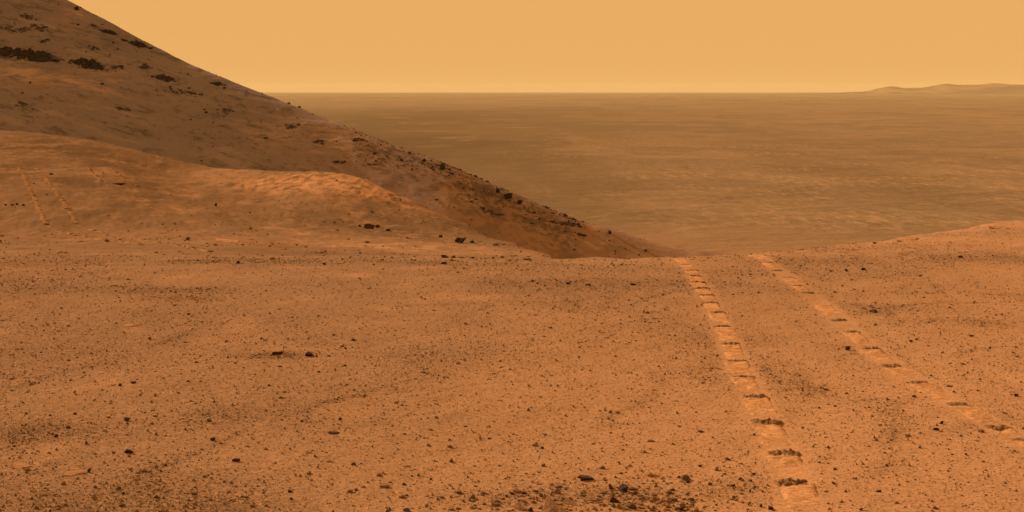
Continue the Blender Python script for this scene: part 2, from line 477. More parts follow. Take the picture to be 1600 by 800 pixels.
def gravel_field(X, Y):
    """how stony the ground is, 0..1"""
    r = np.hypot(X, Y)
    a = sstep(-.25, .45, fbm(X * .55 + Y * .12, Y * .42, 81, 4))
    b = sstep(-.15, .5, fbm(X * 1.9, Y * 1.1, 83, 3))
    line = np.maximum(1 - np.abs(fbm(X * .55 - Y * .10, Y * .50 - X * .25, 85, 3)) * 14, 0) * sstep(-.1, .3, fbm(X * 1.3, Y * .9, 87, 2))
    f = .22 + .45 * a + .30 * a * b + .65 * line
    # stony strips that the photo shows
    for px, py, wx, wy, k in STRIPS:
        x, y = hit(px, py, ground_base)
        f = f + k * spot(x, y, wx, wy, X, Y) * (.5 + .8 * b)
    for px, py, wx, wy in BARE:
        x, y = hit(px, py, ground_base)
        f = f * (1 - .75 * spot(x, y, wx, wy, X, Y))
    return np.clip(f, 0, 1.6)
STRIPS = [(250, 407, 2.6, 1.1, .9), (650, 410, 3.0, .7, .6), (890, 442, 1.6, .30, 1.3), (180, 453, .9, .38, 1.8), (285, 467, .4, .2, 1.8), (130, 560, .6, .5, .3),
          (110, 672, .30, .25, 1.3), (430, 552, .25, .16, 1.6), (340, 650, .3, .3, .5), (1380, 412, 1.0, .7, .7), (1500, 402, .8, .8, .6), (1400, 480, .9, .35, .6),
          (1480, 505, .9, .3, .6), (1340, 490, .4, .2, .8), (900, 770, .35, .16, 1.0), (1020, 765, .25, .2, .9), (1160, 755, .22, .22, .9), (820, 780, .22, .15, .9),
          (120, 780, .35, .25, .5), (1130, 425, .5, .4, .6), (560, 660, .5, .25, .4)]
BARE = [(980, 560, .8, 1.2), (1250, 560, .4, 1.0), (760, 600, .5, .8), (450, 490, .8, .8), (1480, 378, 1.4, 1.6), (560, 430, 1.2, .7), (1120, 640, .3, .6)]
gf = gravel_field(gx, gy)
attr(ground, 'gravel', np.clip(gf * .8, 0, 1) * (1 - sstep(20, 45, np.hypot(gx, gy)) * .75) * sstep(.09, .16, td))
# redder, brighter soil towards the right and near, browner to the left and far: light-angle brightness painted in along with soil tone
red = .04 + .9 * sstep(-.14, .50, gx / np.maximum(gy, 1) + .25 * sstep(14, 6, gy) + .10 * fbm(gx * .5, gy * .3, 91, 3)) * (.78 + .22 * sstep(18, 6, gy)) * np.where(gx > 3, 1, 1 - sstep(16, 26, gy))
attr(ground, 'red', np.clip(red, 0, .9))

OUT = [  # px, py, w, h, depth, label
    (38, 86, 122, 22, 44, 'largest black rock ledge high on the dark hill at the left edge'),
    (138, 101, 56, 15, 34, 'second black rock ledge on the hill, just right of the largest ledge'),
    (183, 105, 16, 9, 20, 'small dark crag right of the second black ledge on the hill'),
    (224, 104, 18, 8, 22, 'small dark crag on the hill halfway to the crest from the black ledges'),
    (258, 123, 36, 8, 26, 'long thin dark ledge on the hill below the crest knob'),
    (284, 144, 36, 7, 22, 'thin dark ledge on the hill, lowest of the stepped ones under the crest'),
    (20, 44, 56, 9, 30, 'broken dark ledge above the largest black ledge by the left edge'),
    (62, 42, 28, 9, 26, 'ragged dark crag near the hill top, right of the broken ledge'),
    (42, 27, 20, 8, 22, 'topmost dark crag on the hill by the left edge'),
    (69, 64, 12, 7, 16, 'little dark crag directly above the largest black ledge'),
    (147, 75, 14, 7, 18, 'little dark crag between the second black ledge and the crest'),
    (353, 173, 18, 7, 20, 'dark crag alone in the middle of the upper hill face'),
    (340, 131, 16, 6, 18, 'dark crag just under the crest line right of the knob'),
    (192, 170, 22, 4, 18, 'thin dark streak of rock low on the hill face above the left slope'),
    (33, 163, 18, 4, 16, 'small low rock streak on the hill face near the left edge'),
    (170, 50, 24, 8, 20, 'dark crag cluster beneath the crest left of the knob'),
    (216, 70, 28, 13, 26, 'large dark knob of rock on the hill crest'),
    (146, 40, 14, 7, 18, 'dark crag under the upper crest near the top of the frame'),
    (503, 222, 20, 6, 20, 'dark crag in the middle of the lower hill face'),
    (456, 197, 16, 5, 18, 'small dark crag just above the middle of the hill face'),
    (581, 257, 24, 5, 18, 'thin dark ledge on the lower hill face above the bright knoll'),
    (528, 253, 14, 4, 14, 'tiny dark crag on the hill face directly above the bright knoll'),
    (560, 218, 18, 5, 16, 'dark crag at the start of the bouldery crest'),
    (762, 330, 18, 6, 16, 'dark crag below the bouldery crest, left of a smaller one'),
    (781, 335, 12, 4, 12, 'smaller dark crag low on the hill right of its twin'),
    (884, 350, 36, 6, 18, 'long dark ledge at the low end of the hill crest'),
    (910, 367, 16, 5, 16, 'last dark crag on the hill before the saddle'),
]

# ------------------------------------------------------------------ hill
hpx = np.r_[np.linspace(-900, -60, 60), np.arange(-50, 1160, 3.0), np.linspace(1165, 2800, 60)]
hv = np.r_[np.linspace(-75, -52, 10), np.linspace(-51, 14, 300), np.linspace(16, 60, 14), np.linspace(70, 260, 8)]
HP, HV = np.meshgrid(hpx, hv)
HYc = np.interp(HP, [-900, 0, 300, 500, 700, 900, 1100, 1400, 2800], [235, 208, 190, 178, 166, 157, 151, 147, 140])
HY = HYc + HV
HX = (HP - CX) / F * HY
HZ = np.maximum(hill_height(HX, HY), FLOOR - 8)
hill = mesh_obj('hill', np.stack([HX, HY, HZ], -1).reshape(-1, 3), grid_faces(*HP.shape), M_HILL, smooth=True)
tag(hill, kind='structure')
hx, hy, hz = HX.ravel(), HY.ravel(), HZ.ravel()
hpx_, hpy_ = project(hx, hy, hz)
def hspot(px, py, rx, ry):
    x, y = hit(px, py, hill_height)
    return np.exp(-((hx - x) / rx) ** 2 - ((hy - y) / ry) ** 2)
streak = sstep(-.05, .5, fbm(hx * .25 + 5, hy * .8 + hx * .25, 101, 4))
hd = 0
for px, py, rx, ry in ((131, 129, 2.6, 2.5), (60, 122, 3.4, 2), (25, 108, 4, 1.6), (180, 122, 1.2, 1), (120, 22, 1.4, 3), (500, 212, 4, 1.5), (480, 200, 5, 2), (540, 232, 3, 1.2), (730, 312, 1.5, 1.2)):
    hd = hd + 1.0 * hspot(px, py, rx * 1.3, ry * 1.3) * (.5 + .7 * streak)
attr(hill, 'dust', np.clip(hd * .8, 0, .8))
attr(hill, 'lower', .8 * sstep(-36, 6, hx + 9 * fbm(hx * .06, hy * .06, 103, 3)))
hdk = np.zeros(len(hx))
for px, py, w, h, dp, lab in OUT:
    x, y = hit(px, py, hill_height)
    m = y / F
    hdk += np.exp(-np.abs((hx - x) / (w * m * .5)) ** 3 - np.abs((hy - y) / (dp * m * .30)) ** 3)
hdk = np.clip(hdk, 0, 1)
rough = fbm(hx * 2.2 + hy * 1.2, hy * 2.0, 107, 4)
band = sstep(545, 600, hpx_) * (1 - sstep(880, 915, hpx_)) * np.exp(-((hy - np.interp(hpx_, [500, 700, 900], [178, 166, 157]) + 4) / 5.5) ** 2)
attr(hill, 'dark', np.clip(.85 * sstep(-.10, .30, 1.8 * rough + (hdk - .6)) * sstep(.05, .4, hdk) + .65 * band * sstep(-.05, .22, rough + .45 * fbm(hx * .3 + hy * .3, hy * .35, 109, 3)), 0, .95))

# ------------------------------------------------------------------ crater floor and far rim
fth = bearings(-120, 1720, 4, 90)
fr = np.r_[np.geomspace(60, 480, 12), F * 91.5 / (np.arange(560, 146.7, -1.2) - YH) , np.geomspace(27000, 36000, 6)]
fr = np.unique(np.round(fr, 2))
FT, FR = np.meshgrid(fth, fr)
FX, FY = FR * np.sin(FT), FR * np.cos(FT)
FZ = FLOOR + 2.2 * fbm(FX / 260, FY / 200, 111, 4) * sstep(200, 700, FR) + 0.5 * fbm(FX / 42, FY / 30, 113, 3) * (1 - sstep(2500, 6000, FR))
FZ = FZ + 5 * fbm(FX / 1500, FY / 900, 117, 3) * sstep(1200, 4000, FR)
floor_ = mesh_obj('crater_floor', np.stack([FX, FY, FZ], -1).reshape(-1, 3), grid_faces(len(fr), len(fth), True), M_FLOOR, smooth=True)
tag(floor_, kind='structure')
fx, fy = FX.ravel(), FY.ravel()
rad = np.hypot(fx, fy)
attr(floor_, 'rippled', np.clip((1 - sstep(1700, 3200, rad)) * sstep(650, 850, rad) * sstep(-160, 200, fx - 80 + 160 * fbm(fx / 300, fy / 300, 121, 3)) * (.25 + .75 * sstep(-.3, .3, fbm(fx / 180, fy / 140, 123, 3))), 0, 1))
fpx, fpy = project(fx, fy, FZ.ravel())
attr(floor_, 'duller', .95 * sstep(700, -900, fx - .10 * fy + 300 * fbm(fx / 900, fy / 1500, 125, 3)) * (1 - sstep(2500, 9000, rad)) + .35 * sstep(3500, 2000, rad) * sstep(700, 1100, rad) * sstep(-.2, .4, fbm(fx / 200, fy / 600, 126, 3)))  # sun-phase and haze tone of the left painted in, plus random mottling
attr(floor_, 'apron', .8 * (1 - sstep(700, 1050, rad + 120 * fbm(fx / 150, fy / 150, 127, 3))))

RIM = [(1180, 147), (1270, 146.4), (1330, 143.6), (1352, 143), (1372, 138.2), (1396, 135), (1414, 137.2), (1440, 136.6), (1466, 132.6), (1480, 131), (1500, 132.2),
       (1530, 131.8), (1556, 130), (1575, 131.4), (1600, 132), (1660, 131), (1740, 134), (1850, 132), (2000, 138), (2200, 145), (2400, 148)]
_rx, _ry = np.array(RIM, float).T
rpx = np.arange(1180, 2400, 2.5)
rv = np.linspace(-1, 1, 41)
RP, RV = np.meshgrid(rpx, rv)
RY = 26000 + 1900 * RV
RX = (RP - CX) / F * 26000
top = EYE - (pchip(_rx, _ry, RP) - YH) * 26000 / F - (FLOOR - 12)
RZ = FLOOR - 12 + top * np.maximum(0, 1 - np.abs(RV)) ** 1.3 * (1 + .45 * fbm(RX / 420, RY / 300, 131, 5) * np.abs(RV)) + 9 * fbm(RX / 240, RY / 300, 133, 4)
rim = mesh_obj('distant_hills', np.stack([RX, RY, RZ], -1).reshape(-1, 3), grid_faces(*RP.shape), M_RIM, smooth=True)
tag(rim, kind='structure')

# ------------------------------------------------------------------ haze
hz_b, hz_t, hz_r = FLOOR - 13, 130.0, 40000.0
v = [(x, y, z) for z in (hz_b, hz_t) for x, y in ((-hz_r, -hz_r), (hz_r, -hz_r), (hz_r, hz_r), (-hz_r, hz_r))]
haze = mesh_obj('haze', v, [(3, 2, 1, 0), (4, 5, 6, 7), (0, 1, 5, 4), (1, 2, 6, 5), (2, 3, 7, 6), (3, 0, 4, 7)])
tag(haze, kind='stuff')
hm = bpy.data.materials.new('dusty_air'); hm.use_nodes = True
hn = hm.node_tree.nodes
hn.remove(hn['Principled BSDF'])
pv = hn.new('ShaderNodeVolumePrincipled')
pv.inputs['Color'].default_value = (0.86, 0.76, 0.50, 1)
pv.inputs['Density'].default_value = 1.6e-5
hm.node_tree.links.new(pv.outputs[0], hn['Material Output'].inputs['Volume'])
haze.data.materials.append(hm)

# ------------------------------------------------------------------ wheel tracks
WHEEL = 0.80                                         # one turn of the wheel on the ground
def wheel_track(pth, label, group, width=.178, near=True, phase=.3, seed=0, fade=None, bars=None):
    """an Empty with one tread_print per turn of the wheel and the churned bar of soil between prints"""
    C, d, s = pth
    t = bpy.data.objects.new('wheel_track', None); col.objects.link(t)
    t.empty_display_size = .2
    mid = C[len(C) // 2]
    org = np.array([mid[0], mid[1], float(ground_soft(np.array([mid[0]]), np.array([mid[1]]))[0])])
    t.location = org
    tag(t, label, 'wheel track', group)
    m = 15 if near else 5
    q = np.linspace(-1, 1, m)
    nx, ny = d[:, 1], -d[:, 0]
    total = s[-1]
    cuts = [0.0]
    k = 0
    while (k + 1 - phase) * WHEEL < total - .1:
        if (k + 1 - phase) * WHEEL > .1: cuts.append((k + 1 - phase) * WHEEL)
        k += 1
    if bars is not None:                                            # turns of the wheel as surveyed
        cuts = [0.0] + sorted(float(s[np.argmin((C[:, 0] - bx) ** 2 + (C[:, 1] - by) ** 2)]) for bx, by in (hit(px, py, ground_base) for px, py in bars))
    cuts.append(total)
    for k in range(len(cuts) - 1):
        i0, i1 = np.searchsorted(s, cuts[k] + (.03 if k else 0)), min(np.searchsorted(s, cuts[k + 1] - (.02 if near else .1)), len(s) - 1)
        if i1 - i0 < 4: continue
        ss = s[i0:i1 + 1]
        if fade is not None and fade(np.array([(ss[0] + ss[-1]) / 2]))[0] > .5: continue
        shift = random.uniform(-.012, .012) if near else 0
        wid = width * (random.uniform(.88, 1.08) if seed == 1 else random.uniform(.85, 1.12))
        el = 1 + (.14 if seed == 1 else .35) * fbm(ss * 6, ss * 0 + seed, 141 + seed, 3)
        side = np.where(q[None, :] < 0, q[None, :] * (wid / 2) * el[:, None], q[None, :] * (wid / 2) * (2 - el)[:, None]) + shift
        X = C[i0:i1 + 1, 0:1] + nx[i0:i1 + 1, None] * side
        Y = C[i0:i1 + 1, 1:2] + ny[i0:i1 + 1, None] * side
        Z0 = ground_soft(X, Y)
        S = np.repeat(ss[:, None], m, 1)
        ph = (S - ss[0]) / max(ss[-1] - ss[0], .1)
        if near:
            ripple = np.sin(S / .034 * 2 * math.pi + 2.5 * fbm(X * 9, Y * 9, 143, 3))
            bed = .0022 + .0034 * ripple * np.clip(fbm(S * 3, q[None, :] * 1.5 + 0 * S, 145 + seed, 3) + .35, 0, 1)
            bed = bed + .0075 * fbm(X * 16, Y * 16, 147, 4) + .010 * (ph - .55)
            edge = np.clip(np.maximum(np.abs(q)[None, :] ** 7 * np.ones_like(S), np.abs(2 * ph - 1) ** 20), 0, 1) + (.0 if seed == 1 else .45) * np.clip(fbm(X * 9, Y * 5, 155, 3), 0, 1)
            Z = Z0 + bed * (1 - edge) - .008 * edge
        else:
            Z = Z0 + .004 + .035 * fbm(X * 3, Y * 1.5, 149, 3)
            Z += .012; Z[:, 0] -= .035; Z[:, -1] -= .035
        V = np.stack([X, Y, Z], -1).reshape(-1, 3) - org
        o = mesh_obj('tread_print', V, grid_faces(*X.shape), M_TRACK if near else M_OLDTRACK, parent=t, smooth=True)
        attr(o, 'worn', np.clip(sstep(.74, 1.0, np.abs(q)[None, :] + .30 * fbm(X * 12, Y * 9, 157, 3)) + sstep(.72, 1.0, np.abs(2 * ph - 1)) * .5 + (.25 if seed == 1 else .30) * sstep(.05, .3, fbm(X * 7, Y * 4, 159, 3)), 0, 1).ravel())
    for k, sc in enumerate(cuts[1:-1]):
        if fade is not None and fade(np.array([sc]))[0] > .5: continue
        i = int(np.searchsorted(s, sc))
        a, b = (13, 34) if near else (4, 5)
        L, W = (.135 + .045 * random.random(), width * random.uniform(.80, 1.02) * (1 if seed == 1 else .85)) if near else (.10, width * .85)
        off = random.uniform(-.015, .015) if near else 0
        uu, vv = np.meshgrid(np.linspace(-1, 1, a), np.linspace(-1, 1, b), indexing='ij')
        barh = random.uniform(.75, 1.2) * (1 if seed == 1 else .8)
        bend = random.uniform(-.25, .25)
        du = uu * L / 2 + bend * vv * .06 + .012 * fbm(vv * 3 + k, vv * 0 + seed, 163, 2)
        bx = C[i, 0] + d[i, 0] * du + nx[i] * (vv * W / 2 + off)
        by = C[i, 1] + d[i, 1] * du + ny[i] * (vv * W / 2 + off)
        hgt = np.maximum(1 - uu ** 2, 0) ** .7 * (1 - np.abs(vv) ** 5)
        nz = fbm(vv * 5.5 + 31 * k, uu * 1.6 + seed, 151 + k, 4, .65) if near else fbm(bx * 20, by * 20, 151 + k, 3)
        zz = ground_soft(bx, by) + (-.005 + hgt * (.013 + .022 * nz) * barh if near else -.02 + hgt * (.045 + .03 * nz))
        mesh_obj('tread_bar', np.stack([bx, by, zz], -1).reshape(-1, 3) - org, grid_faces(a, b), M_BAR if near else M_SOIL, parent=t, smooth=True)
    return t

def right_fade(s):
    C, d, ss = near_paths[1]
    py = np.interp(s, ss, project(C[:, 0], C[:, 1], ground_base(C[:, 0], C[:, 1]))[1])
    out = np.zeros(len(np.atleast_1d(s)))
    for a, b in ((462, 480), (502, 512), (426, 432)):
        out = np.maximum(out, ((py > a) & (py < b)).astype(float))
    return out
LEFT_BARS = [(1262, 812), (1243, 752), (1221, 706), (1198, 660), (1179, 623), (1161, 591), (1149, 563), (1140, 535), (1131, 510), (1120, 488), (1111, 474), (1104, 462), (1098, 451), (1092, 440), (1087, 431), (1080, 422), (1072, 413)]
RIGHT_BARS = [(1725, 752), (1655, 715), (1596, 691), (1541, 671), (1483, 635), (1429, 599), (1393, 570), (1357, 542), (1334, 517), (1312, 499), (1287, 476), (1262, 458), (1247, 446), (1232, 433), (1216, 421), (1200, 410)]
wheel_track(near_paths[0], 'long ladder-like wheel track running up the middle right, left one of the near pair', 'wheel tracks in the foreground', seed=1, bars=LEFT_BARS)
wheel_track(near_paths[1], 'patchy wheel track slanting off the right edge, right one of the near pair', 'wheel tracks in the foreground', seed=2, fade=right_fade, bars=RIGHT_BARS)
FAR_LABEL = ['leftmost of the two parallel wheel tracks going up the far left slope',
             'stepped wheel track on the far left slope, right beside the leftmost track',
             'dotted wheel track veering right across the flat below the left slope, upper line',
             'faint lower wheel track line veering right at the foot of the left slope',
             'short faint wheel track near the slope top, left one of the short pair',
             'right one of the short wheel track pair near the slope top, ending at dark streak']
for i, p in enumerate(far_paths):
    wheel_track(p, FAR_LABEL[i], 'wheel tracks on the far left slope', near=False, phase=.2 + .13 * i, seed=5 + i, width=.25 if i not in (2, 3) else .2)

# ------------------------------------------------------------------ stones
def ico(sub):
    import bmesh
    bm = bmesh.new(); bmesh.ops.create_icosphere(bm, subdivisions=sub, radius=1)
    V = np.array([v.co[:] for v in bm.verts]); Fc = np.array([[v.index for v in f.verts] for f in bm.faces]); bm.free()
    return V, Fc

def rock_mesh(name, seed, sub=3, flat=.62, cuts=9, rough=.10, mat=M_DARK):
    r = np.random.default_rng(seed)
    V, Fc = ico(sub)
    V = V.copy()
    for k in range(cuts):                                            # planes knock the ball into an angular block
        n = r.normal(size=3); n /= np.linalg.norm(n)
        if k == 0: n = np.array([.1, .1, 1]) / np.linalg.norm([.1, .1, 1])
        lim = r.uniform(.18, .72)
        over = V @ n - lim
        V -= np.maximum(over, 0)[:, None] * n[None, :]
    nrm = V / np.linalg.norm(V, axis=1)[:, None]
    d = fbm(nrm[:, 0] * 1.7 + seed, nrm[:, 1] * 1.7 + nrm[:, 2] * 2.1, seed, 3)
    d2 = fbm(nrm[:, 0] * 5 + nrm[:, 2] * 3, nrm[:, 1] * 5 - seed, seed + 5, 2)
    V *= (1 + rough * 1.6 * d + rough * .5 * d2)[:, None]
    ext = V.max(0) - V.min(0)
    V /= ext[None, :]                                                # unit box
    V -= (V.max(0) + V.min(0)) / 2
    V[:, 2] += .5
    me = mesh_obj(name, V, Fc, mat, smooth=False, link=False).data
    return me
TEMPL = {'dark': [rock_mesh('rock', 300 + i, 3, mat=M_DARK, cuts=5 + i % 4, rough=.16) for i in range(12)],
         'tan': [rock_mesh('rock', 400 + i, 3, mat=M_TAN, cuts=6, rough=.15) for i in range(5)],
         'light': [rock_mesh('rock', 500 + i, 3, mat=M_LIGHT, cuts=8) for i in range(4)],
         'crag2': [rock_mesh('rock', 650 + i, 2, mat=M_CRAG2, cuts=6) for i in range(8)],
         'crag': [rock_mesh('boulder', 600 + i, 2, mat=M_CRAG, cuts=8) for i in range(8)]}

def place_rock(name, px, py, w, h, kind, label, group=None, cat='rock', height=ground_soft, deep=1.0, rot=None, tilt=.12, sink=.28):
    x, y = hit(px, py, height)
    m = y / F
    me = random.choice(TEMPL[kind])
    o = bpy.data.objects.new(name, me); col.objects.link(o)
    if kind == 'tan' and height is ground_soft: h, deep = h * .62, deep * 1.5
    if kind == 'light': h, deep = h * .5, max(deep, 1.0)
    if height is ground_soft and w < 13: w, h = w * .80, h * .80
    wm, hm_ = w * m, h * m
    o.scale = (wm, wm * deep, hm_ / (1 - sink) * 1.0)
    if rot is None: rot = random.uniform(0, 6.28) if abs(deep - 1) < .35 else random.uniform(-.3, .3)
    o.rotation_euler = (random.uniform(-tilt, tilt), random.uniform(-tilt, tilt), rot)
    z = float(height(np.array([x]), np.array([y]))[0])
    o.location = (x, y, z - sink * hm_ / (1 - sink))
    tag(o, label, cat, group)
    return o

def mound(name, px, py, w, h, depth, mat, label, cat, height, seed, group=None, n=(26, 20), power=.8, crag=.6, rot=0.0, sink=.12):
    """a craggy piece of bedrock that grows out of the slope: one closed-edge sheet"""
    x0, y0 = hit(px, py, height)
    m = y0 / F
    a, b = w * m / 2, depth * m / 2
    uu, vv = np.meshgrid(np.linspace(-1, 1, n[0]), np.linspace(-1, 1, n[1]), indexing='ij')
    su = uu * np.sqrt(1 - vv ** 2 / 2); sv = vv * np.sqrt(1 - uu ** 2 / 2)
    lx, ly = su * a, sv * b
    X = x0 + lx * math.cos(rot) - ly * math.sin(rot); Y = y0 + lx * math.sin(rot) + ly * math.cos(rot)
    rad = np.hypot(su, sv)
    k = 2.6 / max(b, 1e-3)
    ka = 5.5 / max(a, 1e-3)
    nzv = fbm(X * ka, Y * k, seed, 4, .6)
    blocks = vnoise(X * ka * 1.7, Y * k * 1.2, seed + 9)
    blocks = np.round(blocks * 3) / 3
    H = h * m
    shape = np.maximum(1 - (rad * (1 + .25 * nzv)) ** 3, 0) ** power
    v = shape * ((1 - crag) + crag * (.75 * blocks + .9 * nzv + .15))
    v4 = v * 4; v = .35 * v + .65 * (np.floor(v4) + sstep(.55, .95, v4 - np.floor(v4))) / 4      # beds weather out as steps
    z = height(X, Y) + H * (v - sink)
    o = mesh_obj(name, np.stack([X - x0, Y - y0, z - z.min()], -1).reshape(-1, 3), grid_faces(*n), mat)
    o.location = (x0, y0, z.min())
    if label: tag(o, label, cat, group)
    return o

# ---- dark ledges on the hill
for i, (px, py, w, h, dp, lab) in enumerate(OUT):
    x0, y0 = hit(px, py, hill_height)
    z0 = float(hill_height(np.array([x0]), np.array([y0]))[0])
    root = bpy.data.objects.new('rock_outcrop', None); col.objects.link(root)
    root.location = (x0, y0, z0); root.empty_display_size = .5
    tag(root, lab, 'rock outcrop', 'dark outcrops on the hill')
    big = i < 2 or 'knob' in lab
    if big:
        led = mound('ledge', px, py, w * 1.08, h * .75, dp * .75, M_CRAG, None, None, hill_height, 700 + i * 13, n=(70, 30), crag=.75, rot=-.12, sink=.30)
        led.location = Vector(led.location) - Vector((x0, y0, z0)); led.parent = root
    m = y0 / F
    for k in range(46 if i == 0 else 30 if big else 6 + int(w * .45)):
        a, q = random.gauss(0, .36), random.gauss(0, .36)
        if big: q = -abs(q) * .5 + .25 * q
        dx, dy = a * w * m, q * dp * m * .5 - a * w * m * .12
        sz = m * min(1.4 + random.expovariate(.8), 6 if big else 4.5)
        z = float(hill_height(np.array([x0 + dx]), np.array([y0 + dy]))[0])
        o = bpy.data.objects.new('rock', random.choice(TEMPL['crag'] if big else TEMPL['crag2'])); col.objects.link(o); o.parent = root
        o.location = (dx, dy, z - z0 - sz * .2)
        o.scale = (sz * random.uniform(.9, 1.9), sz * random.uniform(.8, 1.3), sz * random.uniform(.5, .85))
        o.rotation_euler = (random.uniform(-.3, .3), random.uniform(-.3, .3), random.uniform(-.5, .5))

# ---- boulders along the hill crest
CROWD = {'boulder': [], 'stone': []}                # (object, column, row, carries its own label)
def boulder(px, py, w, h, label, group='dark boulders on the hill', own=False):
    o = place_rock('boulder', px, py, w, h, 'crag', label, group, 'boulder', hill_height, sink=.25)
    CROWD['boulder'].append((o, px, py, own))
    return o
BOULD = [(692, 264, 9, 9, 'tallest dark boulder standing up from the hill crest above the long bouldery stretch'),
         (778, 301, 7, 8, 'dark upright boulder on the hill crest halfway down its bouldery end'),
         (794, 309, 13, 8, 'broad dark boulder on the crest right of the upright one'),
         (903, 352, 5, 4, 'lone small boulder on the hill crest at its low end'),
         (953, 365, 8, 5, 'last lone boulder on the crest where the hill runs out'),
         (662, 252, 6, 5, 'dark boulder on the crest left of the tallest one'),
         (812, 318, 8, 6, 'dark boulder at the right end of the bouldery crest'),
         (120, 15, 7, 5, 'dark boulder on the skyline near the top of the frame'),
         (47, 130, 4, 3, 'single dark boulder under the pale streaks on the upper hill'),
         (160, 132, 5, 3, 'single dark boulder at the right end of the pale patch on the hill')]
for b in BOULD: boulder(*b, own=True)
n_b = 0
while n_b < 55:
    px = random.uniform(560, 890)
    crest = float(pchip(_cpx, _cpy, np.array([px]))[0])
    py = crest + 4 + abs(random.gauss(0, 1)) * (13 if px < 760 else 9) + (px < 640) * random.uniform(0, 8)
    if py > crest + 46: continue
    w = min(1.7 + random.expovariate(1.2), 5.5)
    boulder(px, py, w, w * random.uniform(.6, .9), 'one of many dark boulders crowding the hill slope below its lower crest')
    n_b += 1
n_b = 0
while n_b < 22:
    px = random.uniform(80, 560)
    crest = float(pchip(_cpx, _cpy, np.array([px]))[0])
    py = crest + 3 + random.uniform(0, 1) ** 2 * 90
    if py > 200: continue
    w = 1.8 + random.expovariate(1.6)
    boulder(px, py, min(w, 5.5), min(w, 5.5) * random.uniform(.5, .85), 'one of the sparse dark boulders dotting the upper face of the hill')
    n_b += 1

